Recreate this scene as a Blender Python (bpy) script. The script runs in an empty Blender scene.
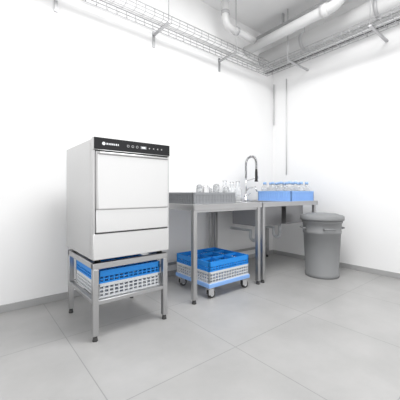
import bpy, bmesh, math, random
from mathutils import Vector, Matrix
random.seed(4)
S=bpy.context.scene
S.view_settings.view_transform='Standard'
S.view_settings.exposure=0.0

# ---------------- materials ----------------
def mat(name,col,rough=.5,metal=0,noise=0,scale=8,stretch=(1,1,1),bump=0,trans=0,alpha=None,coat=0,ior=1.45,rn=0):
    m=bpy.data.materials.new(name); m.use_nodes=True
    nt=m.node_tree; p=nt.nodes['Principled BSDF']
    p.inputs['Base Color'].default_value=(*col,1)
    p.inputs['Roughness'].default_value=rough
    p.inputs['Metallic'].default_value=metal
    p.inputs['Transmission Weight'].default_value=trans
    p.inputs['IOR'].default_value=ior
    p.inputs['Coat Weight'].default_value=coat
    tc=nt.nodes.new('ShaderNodeTexCoord'); mp=nt.nodes.new('ShaderNodeMapping')
    mp.inputs['Scale'].default_value=stretch
    nz=nt.nodes.new('ShaderNodeTexNoise'); nz.inputs['Scale'].default_value=scale; nz.inputs['Detail'].default_value=6
    nt.links.new(tc.outputs['Object'],mp.inputs['Vector']); nt.links.new(mp.outputs[0],nz.inputs['Vector'])
    r=nt.nodes.new('ShaderNodeMapRange')
    r.inputs['To Min'].default_value=1-noise; r.inputs['To Max'].default_value=1+noise
    nt.links.new(nz.outputs['Fac'],r.inputs['Value'])
    mx=nt.nodes.new('ShaderNodeVectorMath'); mx.operation='SCALE'
    mx.inputs[0].default_value=col
    nt.links.new(r.outputs[0],mx.inputs['Scale']); nt.links.new(mx.outputs[0],p.inputs['Base Color'])
    if rn:
        r=nt.nodes.new('ShaderNodeMapRange')
        r.inputs['To Min'].default_value=max(0,rough-rn); r.inputs['To Max'].default_value=rough+rn
        nt.links.new(nz.outputs['Fac'],r.inputs['Value']); nt.links.new(r.outputs[0],p.inputs['Roughness'])
    if bump:
        b=nt.nodes.new('ShaderNodeBump'); b.inputs['Strength'].default_value=bump; b.inputs['Distance'].default_value=.01
        nt.links.new(nz.outputs['Fac'],b.inputs['Height']); nt.links.new(b.outputs[0],p.inputs['Normal'])
    return m
WALL=mat('plaster_white',(.895,.895,.895),.9,noise=.012,scale=3,bump=.05)
CEIL=mat('ceiling_paint',(.88,.88,.88),.9,noise=.01)
SKIRT=mat('skirting_tile',(.40,.40,.40),.5,noise=.08,scale=5)
STEEL=mat('brushed_steel',(.60,.60,.60),.32,1,noise=.03,scale=30,stretch=(1,1,14),rn=.05)
STEELF=mat('door_steel',(.76,.76,.76),.34,.85,noise=.02,scale=30,stretch=(14,14,1),rn=.04)
STEELD=mat('table_steel',(.50,.50,.505),.30,.95,noise=.04,scale=20,stretch=(1,1,8),rn=.05)
SINKM=mat('sink_steel',(.36,.36,.37),.4,.8,noise=.04,scale=10)
CHROME=mat('chrome',(.74,.74,.75),.12,1)
GALV=mat('galvanised_wire',(.50,.50,.51),.4,.6)
BLACKG=mat('black_glass',(.006,.006,.008),.3)
BLACK=mat('black_rubber',(.015,.015,.015),.5)
SEAM=mat('seam_shadow_gap',(.06,.06,.06),.7)
WHITEP=mat('white_print',(.85,.87,.9),.5)
BLUE=mat('blue_plastic',(.015,.26,.76),.45,noise=.05)
LBLUE=mat('light_blue_plastic',(.25,.45,.84),.45,noise=.04)
PBLUE=mat('pale_blue_cap_plastic',(.35,.55,.88),.45,noise=.04)
WPL=mat('offwhite_rack_plastic',(.64,.66,.68),.5,noise=.03)
GPL=mat('grey_rack_plastic',(.27,.28,.295),.5,noise=.04)
BIN=mat('bin_grey_plastic',(.24,.245,.25),.55,noise=.05,scale=6,bump=.03)
PVC=mat('white_duct',(.72,.72,.72),.4,.1,noise=.02)
PVCG=mat('grey_pipe',(.50,.50,.51),.4,.2,noise=.02)
GLASS=mat('clear_glass',(.97,.98,.99),.04,trans=.80,ior=1.25)

# floor
FL=bpy.data.materials.new('concrete_tiles'); FL.use_nodes=True
nt=FL.node_tree; p=nt.nodes['Principled BSDF']
tc=nt.nodes.new('ShaderNodeTexCoord'); mp=nt.nodes.new('ShaderNodeMapping'); mp.inputs['Location'].default_value=(.30,.35,0)
br=nt.nodes.new('ShaderNodeTexBrick'); br.offset=0; br.inputs['Scale'].default_value=1
br.inputs['Brick Width'].default_value=.8; br.inputs['Row Height'].default_value=.8
br.inputs['Mortar Size'].default_value=.003; br.inputs['Mortar Smooth'].default_value=.3
br.inputs['Color1'].default_value=(.382,.379,.374,1); br.inputs['Color2'].default_value=(.402,.399,.394,1); br.inputs['Mortar'].default_value=(.27,.27,.268,1)
nt.links.new(tc.outputs['Object'],mp.inputs[0]); nt.links.new(mp.outputs[0],br.inputs['Vector'])
n1=nt.nodes.new('ShaderNodeTexNoise'); n1.inputs['Scale'].default_value=2.2; n1.inputs['Detail'].default_value=8; n1.inputs['Roughness'].default_value=.6
nt.links.new(tc.outputs['Object'],n1.inputs['Vector'])
r=nt.nodes.new('ShaderNodeMapRange'); r.inputs['From Min'].default_value=.3; r.inputs['From Max'].default_value=.7; r.inputs['To Min'].default_value=.9; r.inputs['To Max'].default_value=1.1
nt.links.new(n1.outputs['Fac'],r.inputs['Value'])
v=nt.nodes.new('ShaderNodeVectorMath'); v.operation='SCALE'
nt.links.new(br.outputs['Color'],v.inputs[0]); nt.links.new(r.outputs[0],v.inputs['Scale']); nt.links.new(v.outputs[0],p.inputs['Base Color'])
p.inputs['Roughness'].default_value=.38

# ---------------- builder ----------------
class B:
    def __init__(s,name): s.name=name; s.bm=bmesh.new(); s.mats=[]
    def mi(s,m):
        if m not in s.mats: s.mats.append(m)
        return s.mats.index(m)
    def box(s,x0,y0,z0,x1,y1,z1,m,bev=0,seg=2):
        r=bmesh.ops.create_cube(s.bm,size=1)
        vs=r['verts']
        bmesh.ops.scale(s.bm,vec=(abs(x1-x0),abs(y1-y0),abs(z1-z0)),verts=vs)
        bmesh.ops.translate(s.bm,vec=((x0+x1)/2,(y0+y1)/2,(z0+z1)/2),verts=vs)
        fs=set(f for v in vs for f in v.link_faces)
        i=s.mi(m)
        for f in fs: f.material_index=i
        if bev:
            es=list(set(e for v in vs for e in v.link_edges))
            o=bmesh.ops.bevel(s.bm,geom=es,offset=bev,segments=seg,affect='EDGES',profile=.5)
            for f in o['faces']: f.material_index=i; f.smooth=True
    def tube(s,pts,r,m,seg=12,cap=True):
        pts=[Vector(q) for q in pts]; n=len(pts); i=s.mi(m)
        rr=r if isinstance(r,(list,tuple)) else [r]*n
        t0=(pts[1]-pts[0]).normalized()
        a=Vector((0,0,1)) if abs(t0.z)<.9 else Vector((1,0,0))
        u=t0.cross(a).normalized(); rings=[]
        for k in range(n):
            if k==0: t=t0
            elif k==n-1: t=(pts[k]-pts[k-1]).normalized()
            else: t=((pts[k]-pts[k-1]).normalized()+(pts[k+1]-pts[k]).normalized()).normalized()
            u=(u-t*u.dot(t)).normalized(); w=t.cross(u)
            rings.append([s.bm.verts.new(pts[k]+(u*math.cos(2*math.pi*j/seg)+w*math.sin(2*math.pi*j/seg))*rr[k]) for j in range(seg)])
        for k in range(n-1):
            for j in range(seg):
                f=s.bm.faces.new((rings[k][j],rings[k][(j+1)%seg],rings[k+1][(j+1)%seg],rings[k+1][j])); f.material_index=i; f.smooth=True
        if cap:
            for q in (rings[0][::-1],rings[-1]):
                f=s.bm.faces.new(q); f.material_index=i
    def lathe(s,c,prof,m,seg=32):
        i=s.mi(m); rings=[]
        for (r,z) in prof:
            if r<1e-5: rings.append([s.bm.verts.new((c[0],c[1],c[2]+z))])
            else: rings.append([s.bm.verts.new((c[0]+r*math.cos(2*math.pi*j/seg),c[1]+r*math.sin(2*math.pi*j/seg),c[2]+z)) for j in range(seg)])
        for a,b in zip(rings,rings[1:]):
            for j in range(seg):
                j2=(j+1)%seg
                if len(a)==1 and len(b)==1: continue
                if len(a)==1: q=(a[0],b[j2],b[j])
                elif len(b)==1: q=(a[j],a[j2],b[0])
                else: q=(a[j],a[j2],b[j2],b[j])
                f=s.bm.faces.new(q); f.material_index=i; f.smooth=True
    def done(s):
        bmesh.ops.recalc_face_normals(s.bm,faces=s.bm.faces[:])
        me=bpy.data.meshes.new(s.name)
        xs=[v.co for v in s.bm.verts]
        c=Vector(((min(v.x for v in xs)+max(v.x for v in xs))/2,(min(v.y for v in xs)+max(v.y for v in xs))/2,min(v.z for v in xs)))
        if s.name in('floor',): c=Vector((0,0,0))
        bmesh.ops.translate(s.bm,vec=-c,verts=s.bm.verts[:])
        s.bm.to_mesh(me); s.bm.free()
        for m in s.mats: me.materials.append(m)
        o=bpy.data.objects.new(s.name,me); o.location=c
        S.collection.objects.link(o); return o
def arc(c,r,a0,a1,n,ax1,ax2):
    c=Vector(c);ax1=Vector(ax1);ax2=Vector(ax2)
    return [c+ax1*r*math.cos(math.radians(a0+(a1-a0)*k/n))+ax2*r*math.sin(math.radians(a0+(a1-a0)*k/n)) for k in range(n+1)]

# ---------------- room ----------------
WY=2.806; WX=3.78; CZ=3.42
b=B('floor'); b.box(-2.2,-2.2,-.1,WX+.15,WY+.15,0,FL); b.done()
b=B('wall_back'); b.box(-2.2,WY,0,WX+.15,WY+.15,CZ,WALL); b.done()
b=B('wall_right'); b.box(WX,-2.2,0,WX+.15,WY,CZ,WALL); b.done()
b=B('ceiling'); b.box(-2.2,-2.2,CZ,WX+.15,WY+.15,CZ+.1,CEIL); b.done()
b=B('baseboard_back'); b.box(-2.2,WY-.012,0,WX-.012,WY,.06,SKIRT,.002); b.done()
b=B('baseboard_right'); b.box(WX-.012,-2.2,0,WX,WY,.06,SKIRT,.002); b.done()

# ---------------- racks ----------------
def rack(b,x0,y0,z0,x1,y1,z1,m,cells=0,div=None,rib=.036,solid=False,rows=3,rim=.022):
    t=.006
    h=z1-z0
    for za,zb,tt in ((z1-rim,z1,.012),(z0,z0+.012,.008)):
        b.box(x0,y0,za,x1,y0+tt,zb,m); b.box(x0,y1-tt,za,x1,y1,zb,m)
        b.box(x0,y0+tt,za,x0+tt,y1-tt,zb,m); b.box(x1-tt,y0+tt,za,x1,y1-tt,zb,m)
    if solid:
        b.box(x0+.004,y0+.004,z0+.01,x1-.004,y0+.009,z1-.02,m); b.box(x0+.004,y1-.009,z0+.01,x1-.004,y1-.004,z1-.02,m)
        b.box(x0+.004,y0+.009,z0+.01,x0+.009,y1-.009,z1-.02,m); b.box(x1-.009,y0+.009,z0+.01,x1-.004,y1-.009,z1-.02,m)
    nx=max(2,round((x1-x0)/rib)); ny=max(2,round((y1-y0)/rib))
    w=.0045
    for k in range(nx+1):
        x=x0+.006+(x1-x0-.012)*k/nx
        b.box(x-w,y0,z0+.01,x+w,y0+t,z1-rim+.002,m); b.box(x-w,y1-t,z0+.01,x+w,y1,z1-rim+.002,m)
    for k in range(ny+1):
        y=y0+.006+(y1-y0-.012)*k/ny
        b.box(x0,y-w,z0+.01,x0+t,y+w,z1-rim+.002,m); b.box(x1-t,y-w,z0+.01,x1,y+w,z1-rim+.002,m)
    for r_ in range(1,rows):
        z=z0+.006+(h-rim)*r_/rows
        b.box(x0+.001,y0+.001,z-.004,x1-.001,y0+t-.001,z+.004,m); b.box(x0+.001,y1-t+.001,z-.004,x1-.001,y1-.001,z+.004,m)
        b.box(x0+.001,y0+.001,z-.004,x0+t-.001,y1-.001,z+.004,m); b.box(x1-t+.001,y0+.001,z-.004,x1-.001,y1-.001,z+.004,m)
    for cx in (x0,x1-.016):
        for cy in (y0,y1-.016): b.box(cx,cy,z0,cx+.016,cy+.016,z1,m,.003,1)
    for k in range(1,14):
        x=x0+(x1-x0)*k/14; b.box(x-.003,y0+.004,z0+.002,x+.003,y1-.004,z0+.008,m)
        y=y0+(y1-y0)*k/14; b.box(x0+.004,y-.003,z0+.0025,x1-.004,y+.003,z0+.0085,m)
    if cells:
        d=div or m
        for k in range(1,cells):
            x=x0+(x1-x0)*k/cells; b.box(x-.005,y0+.01,z1-.028,x+.005,y1-.01,z1-.004,d); b.box(x-.003,y0+.01,z0+.01,x+.003,y1-.01,z0+.03,d)
            y=y0+(y1-y0)*k/cells; b.box(x0+.01,y-.005,z1-.028,x1-.01,y+.005,z1-.004,d); b.box(x0+.01,y-.003,z0+.01,x1-.01,y+.003,z0+.03,d)
            for j in range(0,cells+1):
                yy=y0+(y1-y0)*j/cells
                if 0<j<cells: b.box(x-.006,yy-.006,z0+.01,x+.006,yy+.006,z1-.004,d)

# ---------------- dishwasher ----------------
X0,X1,Y0,Y1=.613,1.19,1.85,2.50
b=B('undercounter_dishwasher')
for x in (X0+.05,X1-.05):
    for y in (Y0+.06,Y1-.06): b.tube([(x,y,.51),(x,y,.54)],.02,BLACK,16)
b.box(X0,Y0+.012,.532,X1,Y1,1.325,STEEL,.006)
b.box(X0+.002,Y0-.004,.534,X1-.002,Y0+.02,.703,STEELF,.004)
b.box(X0+.012,Y0+.004,.703,X1-.012,Y0+.02,.712,SEAM)
b.box(X0+.016,Y0-.014,.712,X1-.016,Y0+.02,.862,STEELF,.004)
b.box(X0+.022,Y0-.026,.862,X1-.022,Y0+.02,1.225,STEELF,.008,3)
b.box(X0+.016,Y0-.006,.862,X1-.016,Y0+.02,1.242,STEEL,.003)
b.box(X0,Y0-.002,.70,X0+.014,Y0+.02,1.25,STEEL,.003); b.box(X1-.014,Y0-.002,.70,X1,Y0+.02,1.25,STEEL,.003)
b.box(X0+.03,Y0-.036,1.222,X1-.03,Y0+.005,1.236,STEEL,.004)
b.box(X0+.016,Y0,1.236,X1-.016,Y0+.02,1.252,SEAM)
b.box(X0-.001,Y0-.010,1.250,X1+.001,Y0+.03,1.333,STEEL,.004)
b.box(X0+.003,Y0-.016,1.254,X1-.003,Y0-.008,1.331,BLACKG,.003)
yf=Y0-.0165
b.tube([(X0+.065,yf,1.293),(X0+.065,yf+.004,1.293)],.011,WHITEP,20)
xx=X0+.083
for w in (.011,.009,.010,.011,.009,.010,.008):
    b.box(xx,yf,1.287,xx+w*.75,yf+.002,1.299,WHITEP); xx+=w+.003
for k in range(3):
    cx=X0+.235+k*.034
    b.tube([(cx,yf,1.293),(cx,yf+.003,1.293)],.009,GALV,16); b.tube([(cx,yf-.0005,1.293),(cx,yf+.003,1.293)],.006,BLACKG,16)
b.box(X0+.33,yf,1.283,X0+.375,yf+.002,1.303,GPL); b.box(X0+.338,yf-.0005,1.288,X0+.367,yf+.002,1.298,WHITEP)
for k in range(4): b.tube([(X0+.40+k*.034,yf,1.293),(X0+.40+k*.034,yf+.003,1.293)],.005,GALV,12)
b.box(X0-.002,Y0+.05,.56,X0+.004,Y1-.03,1.30,STEEL,.002,1)
b.done()

# ---------------- stand ----------------
b=B('dishwasher_stand')
q=.038
for x in (X0+.005,X1-.005-q):
    for y in (Y0+.01,Y1-.03-q):
        b.box(x,y,.035,x+q,y+q,.47,STEELD,.003)
        b.tube([(x+q/2,y+q/2,0),(x+q/2,y+q/2,.012),(x+q/2,y+q/2,.04)],[.018,.016,.012],SEAM,16)
for z0,z1 in ((.47,.51),(.235,.262)):
    g=.0 if z0>.4 else .004
    b.box(X0+.005+g,Y0+.01+g,z0,X1-.005-g,Y0+.01+q-g,z1,STEELD,.003); b.box(X0+.005+g,Y1-.03-q+g,z0,X1-.005-g,Y1-.03-g,z1,STEELD,.003)
    b.box(X0+.005+g,Y0+.02,z0,X0+.005+q-g,Y1-.04,z1,STEELD,.003); b.box(X1-.005-q+g,Y0+.02,z0,X1-.005-g,Y1-.04,z1,STEELD,.003)
b.box(X0+.22,Y0+.03,.240,X0+.25,Y1-.05,.262,STEELD,.002); b.box(X0+.36,Y0+.03,.240,X0+.39,Y1-.05,.262,STEELD,.002)
b.done()
b=B('dishwasher_rack')
rack(b,X0+.05,Y0+.052,.262,X1-.05,Y0+.55,.36,WPL,rows=3)
rack(b,X0+.05,Y0+.052,.360,X1-.05,Y0+.55,.445,BLUE,cells=4,rows=2,rim=.04)
b.done()

# ---------------- table ----------------
def legs(b,xa,xb,ya,yb,top,z=.035,q=.04):
    for x in (xa,xb-q):
        for y in (ya,yb-q):
            b.box(x,y,z,x+q,y+q,top,STEELD,.003)
            b.tube([(x+q/2,y+q/2,0),(x+q/2,y+q/2,.012),(x+q/2,y+q/2,.04)],[.02,.018,.012],SEAM,16)
b=B('steel_work_table')
T=.87
b.box(1.49,1.93,T-.03,2.42,2.76,T,STEELD,.003)
b.box(1.49,1.93,T-.052,2.42,1.945,T-.002,STEELD,.002); b.box(1.49,1.93,T-.052,1.505,2.76,T-.002,STEELD,.002); b.box(2.405,1.93,T-.052,2.42,2.76,T-.002,STEELD,.002)
legs(b,1.505,2.405,1.945,2.745,T-.03)
b.box(1.51,2.715,.15,2.40,2.74,.18,STEELD,.002)
b.box(1.54,1.96,T-.075,2.37,1.985,T-.03,STEELD,.002)
b.done()

b=B('sink_table')
xa,xb,ya,yb=2.43,3.56,1.93,2.76
bowls=[(2.55,2.05,2.93,2.50),(3.02,2.05,3.40,2.50)]
b.box(xa,ya,T-.03,xb,2.05,T,STEELD,.002); b.box(xa,2.50,T-.03,xb,yb,T,STEELD,.002)
b.box(xa,2.05,T-.03,2.55,2.50,T,STEELD); b.box(2.93,2.05,T-.03,3.02,2.50,T,STEELD); b.box(3.40,2.05,T-.03,xb,2.50,T,STEELD)
b.box(xa,ya,T-.052,xb,ya+.015,T-.002,STEELD,.002); b.box(xb-.015,ya,T-.052,xb,yb,T-.002,STEELD,.002)
for (a,c,d,e) in bowls:
    zb=T-.27
    b.box(a,c,zb,d,c+.006,T-.005,SINKM); b.box(a,e-.006,zb,d,e,T-.005,SINKM); b.box(a,c,zb,a+.006,e,T-.005,SINKM); b.box(d-.006,c,zb,d,e,T-.005,SINKM)
    b.box(a-.002,c-.002,zb-.012,d+.002,e+.002,zb+.006,SINKM,.006)
    cx,cy=(a+d)/2,(c+e)/2
    b.tube([(cx,cy,zb),(cx,cy,zb-.03)],.04,CHROME,20)
    b.tube([(cx,cy,zb-.02),(cx,cy,zb-.16)],.022,WPL,16)
    pts=[Vector((cx,cy,zb-.14))]+arc((cx,cy+.05,zb-.17),.05,180,360,8,(0,1,0),(0,0,1))+[Vector((cx,cy+.10,zb-.10))]+[Vector((cx,2.72,zb-.10))]
    b.tube(pts,.02,WPL,14)
legs(b,xa+.015,xb-.015,ya+.015,yb-.015,T-.03)
b.box(xa+.02,2.715,.15,xb-.02,2.74,.18,STEELD,.002)
b.done()

# ---------------- faucet ----------------
b=B('spring_spray_faucet')
fx,fy=2.93,2.62
b.lathe((fx,fy,T),[(0,0),(.034,0),(.034,.012),(.026,.02),(.024,.08),(.018,.09),(0,.09)],CHROME,24)
b.tube([(fx,fy,T+.08),(fx,fy,T+.32)],.013,CHROME)
b.tube([(fx,fy,T+.05),(fx-.07,fy-.01,T+.06)],.012,CHROME); b.tube([(fx+.02,fy,T+.06),(fx+.075,fy-.02,T+.10)],.006,CHROME)
path=[Vector((fx,fy,T+.31+.19*k/14)) for k in range(14)]+arc((fx,fy-.09,T+.50),.09,0,180,24,(0,1,0),(0,0,1))+[Vector((fx,fy-.18,T+.50-.09*k/8)) for k in range(1,9)]
b.tube(path,.010,BLACK,10)
L=[0]
for i in range(1,len(path)): L.append(L[-1]+(path[i]-path[i-1]).length)
hp=[];N=620
for k in range(N+1):
    s_=L[-1]*k/N
    i=max(j for j in range(len(L)) if L[j]<=s_+1e-9); i=min(i,len(L)-2)
    f=(s_-L[i])/(L[i+1]-L[i]); pt=path[i].lerp(path[i+1],f); t=(path[i+1]-path[i]).normalized()
    u=Vector((1,0,0)); w=t.cross(u); a=2*math.pi*34*k/N
    hp.append(pt+(u*math.cos(a)+w*math.sin(a))*.016)
b.tube(hp,.004,CHROME,6)
b.tube([(fx,fy-.18,T+.41),(fx,fy-.18,T+.37),(fx,fy-.18,T+.28),(fx,fy-.18,T+.25)],[.014,.018,.016,.026],BLACK,16)
b.tube([(fx,fy,T+.26),(fx,fy-.17,T+.30)],.006,CHROME)
b.tube([(fx+.02,fy-.18,T+.37),(fx+.045,fy-.17,T+.29)],.005,CHROME)
b.tube([(fx,fy,T+.13),(fx,fy-.06,T+.17),(fx,fy-.16,T+.18),(fx,fy-.19,T+.12)],.010,CHROME)
b.done()

# ---------------- dish racks on tables ----------------
b=B('grey_dish_rack'); rack(b,1.51,1.955,T,2.03,2.47,T+.105,GPL,cells=4,solid=True,rows=2); b.done()
b=B('blue_bottle_rack'); rack(b,3.00,1.96,T,3.51,2.47,T+.125,LBLUE,cells=4,solid=True,rows=2); b.done()

def tumbler(b,c,h=.12,r_=.034):
    pr=[(r_,0),(r_*1.02,h*.35),(r_*.94,h*.7),(r_*.82,h*.90),(r_*.55,h*.985),(0,h),(0,h-.008),(r_*.5,h*.985-.008),(r_*.80-.003,h*.88),(r_*.94-.003,h*.68),(r_*1.02-.003,h*.35),(r_-.002,0),(r_,0)]
    b.lathe(c,pr,GLASS,20)
b=B('clear_bottles')
for i in range(4):
    for j in range(4):
        c=(3.00+.51*(i+.5)/4,1.96+.51*(j+.5)/4,T+.0085)
        b.lathe(c,[(0,0),(.038,0),(.042,.006),(.043,.14),(.040,.165),(.026,.185),(.019,.195),(.019,.215),(.017,.215),(.017,.195),(.024,.183),(.038,.163),(.041,.14),(.040,.008),(0,.004)],GLASS,24)
        b.lathe(c,[(0,.205),(.022,.205),(.022,.232),(.019,.236),(0,.236)],PBLUE,20)
b.done()
b=B('drinking_glasses')
for (i,j) in ((2,0),(3,0),(2,1),(3,2),(2,2)):
    tumbler(b,(1.51+.52*(i+.5)/4,1.955+.515*(j+.5)/4,T+.0085),h=.155 if (i+j)%2 else .18,r_=.036)
b.done()
def carafe(x,y,s):
    b=B('glass_carafe')
    b.lathe((x,y,T),[(r_*s,z*s) for r_,z in [(0,0),(.040,0),(.043,.01),(.045,.10),(.04,.13),(.02,.165),(.019,.20),(.023,.215),(.020,.215),(.016,.20),(.017,.165),(.036,.13),(.041,.10),(.039,.012),(0,.010)]],GLASS,24)
    b.done()
carafe(2.13,2.10,1.0); carafe(2.26,2.14,1.05); carafe(2.22,2.30,1.1)
def cup(name,c,h,r_):
    b=B(name)
    b.lathe(c,[(0,0),(r_*.8,0),(r_,h*.15),(r_,h*.75),(r_*.75,h*.92),(r_*.72,h),(r_*.68,h),(r_*.72,h*.9),(r_*.9,h*.7),(r_*.9,.01),(0,.01)],CHROME,28)
    b.tube([(c[0]+r_*.8,c[1]-r_*.4,c[2]+h*.9),(c[0]+r_*1.5,c[1]-r_*.7,c[2]+h*.8),(c[0]+r_*1.5,c[1]-r_*.7,c[2]+h*.4),(c[0]+r_*.8,c[1]-r_*.4,c[2]+h*.25)],.004,CHROME,8)
    b.done()
cup('steel_milk_jug',(1.70,2.02,T+.0085),.16,.038)

# ---------------- rack dolly ----------------
x0,x1,y0,y1=1.675,2.22,1.935,2.475
b=B('dishwasher_rack_dolly')
b.box(x0,y0,.105,x1,y0+.03,.142,LBLUE,.004); b.box(x0,y1-.03,.105,x1,y1,.142,LBLUE,.004)
b.box(x0,y0+.03,.105,x0+.03,y1-.03,.142,LBLUE,.003); b.box(x1-.03,y0+.03,.105,x1,y1-.03,.142,LBLUE,.003)
b.box(x0+.03,(y0+y1)/2-.02,.108,x1-.03,(y0+y1)/2+.02,.13,LBLUE); b.box((x0+x1)/2-.02,y0+.03,.108,(x0+x1)/2+.02,y1-.03,.13,LBLUE)
for x in (x0+.045,x1-.045):
    for y in (y0+.045,y1-.045):
        b.box(x-.035,y-.035,.098,x+.035,y+.035,.106,CHROME,.002)
        b.tube([(x,y,.10),(x,y,.085)],.018,CHROME,16)
        ox=.018
        b.box(x-.028,y-.022,.035,x+.034,y-.017,.09,CHROME,.002); b.box(x-.028,y+.017,.035,x+.034,y+.022,.09,CHROME,.002); b.box(x-.028,y-.022,.082,x+.034,y+.022,.09,CHROME,.002)
        b.tube([(x+ox,y-.014,.0375),(x+ox,y+.014,.0375)],.0375,SEAM,28); b.tube([(x+ox,y-.016,.0375),(x+ox,y+.016,.0375)],.022,WPL,20); b.tube([(x+ox,y-.024,.0375),(x+ox,y+.024,.0375)],.006,CHROME,12)
b.done()
b=B('dishwasher_rack'); rack(b,x0+.008,y0+.008,.142,x1-.008,y1-.008,.25,WPL,rows=3)
rack(b,x0+.008,y0+.008,.25,x1-.008,y1-.008,.34,BLUE,cells=3,rows=2,rim=.045)
b.done()

# ---------------- bin ----------------
b=B('trash_can')
c=(3.236,1.705,0)
b.lathe(c,[(0,.02),(.165,.02),(.17,0),(.185,0),(.188,.02),(.188,.04),(.182,.045),(.205,.50),(.212,.505),(.212,.53),(.208,.535),(.214,.62),(.224,.625),(.224,.665),(.205,.665),(.18,.04),(0,.04)],BIN,48)
b.lathe(c,[(0,.66),(.232,.66),(.240,.655),(.243,.67),(.240,.70),(.225,.712),(.19,.716),(.17,.728),(.06,.735),(0,.735)],BIN,48)
for a in (50,230,140,320):
    a=math.radians(a); d=Vector((math.cos(a),math.sin(a),0)); t=Vector((-d.y,d.x,0)); o=Vector(c)
    b.tube([o+d*.205+t*.06+Vector((0,0,.56)),o+d*.235+t*.055+Vector((0,0,.565)),o+d*.235-t*.055+Vector((0,0,.565)),o+d*.205-t*.06+Vector((0,0,.56))],.009,BIN,10)
b.done()

# ---------------- overhead services ----------------
def tray(name,axis,a0,a1,c0,c1,z0,z1):
    b=B(name); r_=.0035
    P=(lambda a,c,z:(a,c,z)) if axis=='x' else (lambda a,c,z:(c,a,z))
    n=5
    for k in range(n):
        c=c0+(c1-c0)*k/(n-1); b.tube([P(a0,c,z0),P(a1,c,z0)],r_,GALV,6)
    for c in (c0,c1):
        b.tube([P(a0,c,z1),P(a1,c,z1)],r_*1.3,GALV,6); b.tube([P(a0,c,(z0+z1)/2),P(a1,c,(z0+z1)/2)],r_,GALV,6)
    m=int((a1-a0)/.1)
    for k in range(m+1):
        a=a0+(a1-a0)*k/m
        b.tube([P(a,c0,z1),P(a,c0,z0),P(a,c1,z0),P(a,c1,z1)],r_,GALV,6)
    return b,P
b,P=tray('cable_tray','x',-1.2,3.27,2.50,2.72,2.75,2.82)
for x in (.6,1.6,2.6):
    b.box(x-.015,2.48,2.73,x+.015,WY,2.745,GALV); b.box(x-.015,WY-.012,2.60,x+.015,WY,2.78,GALV)
    b.tube([(x,2.49,2.735),(x,2.49,CZ)],.005,GALV,8)
b.tube([(-1.2,2.6,2.765),(3.26,2.6,2.765)],.01,PVC,8)
b.done()
b,P=tray('cable_tray','y',-1.5,2.72,3.30,3.52,2.75,2.82)
for y in (.2,1.2,2.2):
    b.box(3.28,y-.015,2.73,WX,y+.015,2.745,GALV)
    b.tube([(3.285,y,2.735),(3.285,y,CZ)],.005,GALV,8)
b.tube([(3.4,-1.5,2.765),(3.4,2.7,2.765)],.01,PVC,8); b.tube([(3.45,-1.5,2.765),(3.45,2.7,2.765)],.008,BLACK,8)
b.done()
b=B('ventilation_duct')
b.tube([(3.52,-1.5,3.02),(3.52,WY,3.02)],.11,PVC,32)
for y in (-.6,.3,1.2,2.1): b.tube([(3.52,y-.02,3.02),(3.52,y+.02,3.02)],.117,PVCG,32); b.tube([(3.52,y,3.12),(3.52,y,CZ)],.005,GALV,8)
b.done()
b=B('water_pipe')
pts=[Vector((2.5,2.58,CZ)),Vector((2.5,2.58,3.2))]+arc((2.6,2.58,3.18),.10,180,270,8,(1,0,0),(0,0,1))+[Vector((2.9,2.58,3.08)),Vector((3.05,2.58,3.08))]
b.tube(pts,.045,PVC,20)
b.tube([(2.5,2.58,3.22),(2.5,2.58,3.26)],.053,PVCG,20)
b.tube([(2.68,2.58,3.08),(2.72,2.58,3.08)],.053,PVCG,20)
b.done()
b=B('water_pipe')
pts=[Vector((3.13,1.42,CZ)),Vector((3.13,1.42,3.18))]+arc((3.13,1.54,3.16),.12,180,270,8,(0,1,0),(0,0,1))+[Vector((3.13,WY,3.04))]
b.tube(pts,.062,PVC,24); b.tube([(3.13,1.42,3.16),(3.13,1.42,3.26)],.073,PVC,24); b.tube([(3.13,1.57,3.04),(3.13,1.65,3.04)],.073,PVC,24)
b.done()
b=B('water_pipe')
b.tube([(3.32,-1.5,3.26),(3.32,WY,3.26)],.03,PVCG,16)
for y in (-.8,.2,1.3,2.3): b.box(3.30,y-.01,3.26,3.34,y+.01,CZ,GALV)
b.done()
b=B('wall_conduit'); b.tube([(WX-.015,WY-.03,2.05),(WX-.015,WY-.03,2.70)],.006,GALV,8); b.done()
b=B('wall_conduit'); b.tube([(WX-.012,2.55,1.25),(WX-.012,2.55,2.72)],.009,PVC,10); b.done()

# ---------------- lights, world, camera ----------------
w=bpy.data.worlds.new('World'); S.world=w; w.use_nodes=True
w.node_tree.nodes['Background'].inputs[0].default_value=(1,1,1,1); w.node_tree.nodes['Background'].inputs[1].default_value=1.32
def area(name,loc,rot,sx,sy,e):
    l=bpy.data.lights.new(name,'AREA'); l.shape='RECTANGLE'; l.size=sx; l.size_y=sy; l.energy=e
    o=bpy.data.objects.new(name,l); o.location=loc; o.rotation_euler=rot; S.collection.objects.link(o)
area('added_fill_light_1',(1.5,.9,3.38),(0,0,0),1.6,1.0,90)  # soft fill added because the ceiling blocks the world light; no fixture modelled
cam=bpy.data.cameras.new('camera'); co=bpy.data.objects.new('camera',cam); S.collection.objects.link(co)
cam.lens=284/400*36; cam.sensor_width=36; cam.shift_y=-7/400; cam.clip_start=.05
co.location=(0,0,.97); co.rotation_euler=(math.radians(90),0,-math.radians(39))
S.camera=co
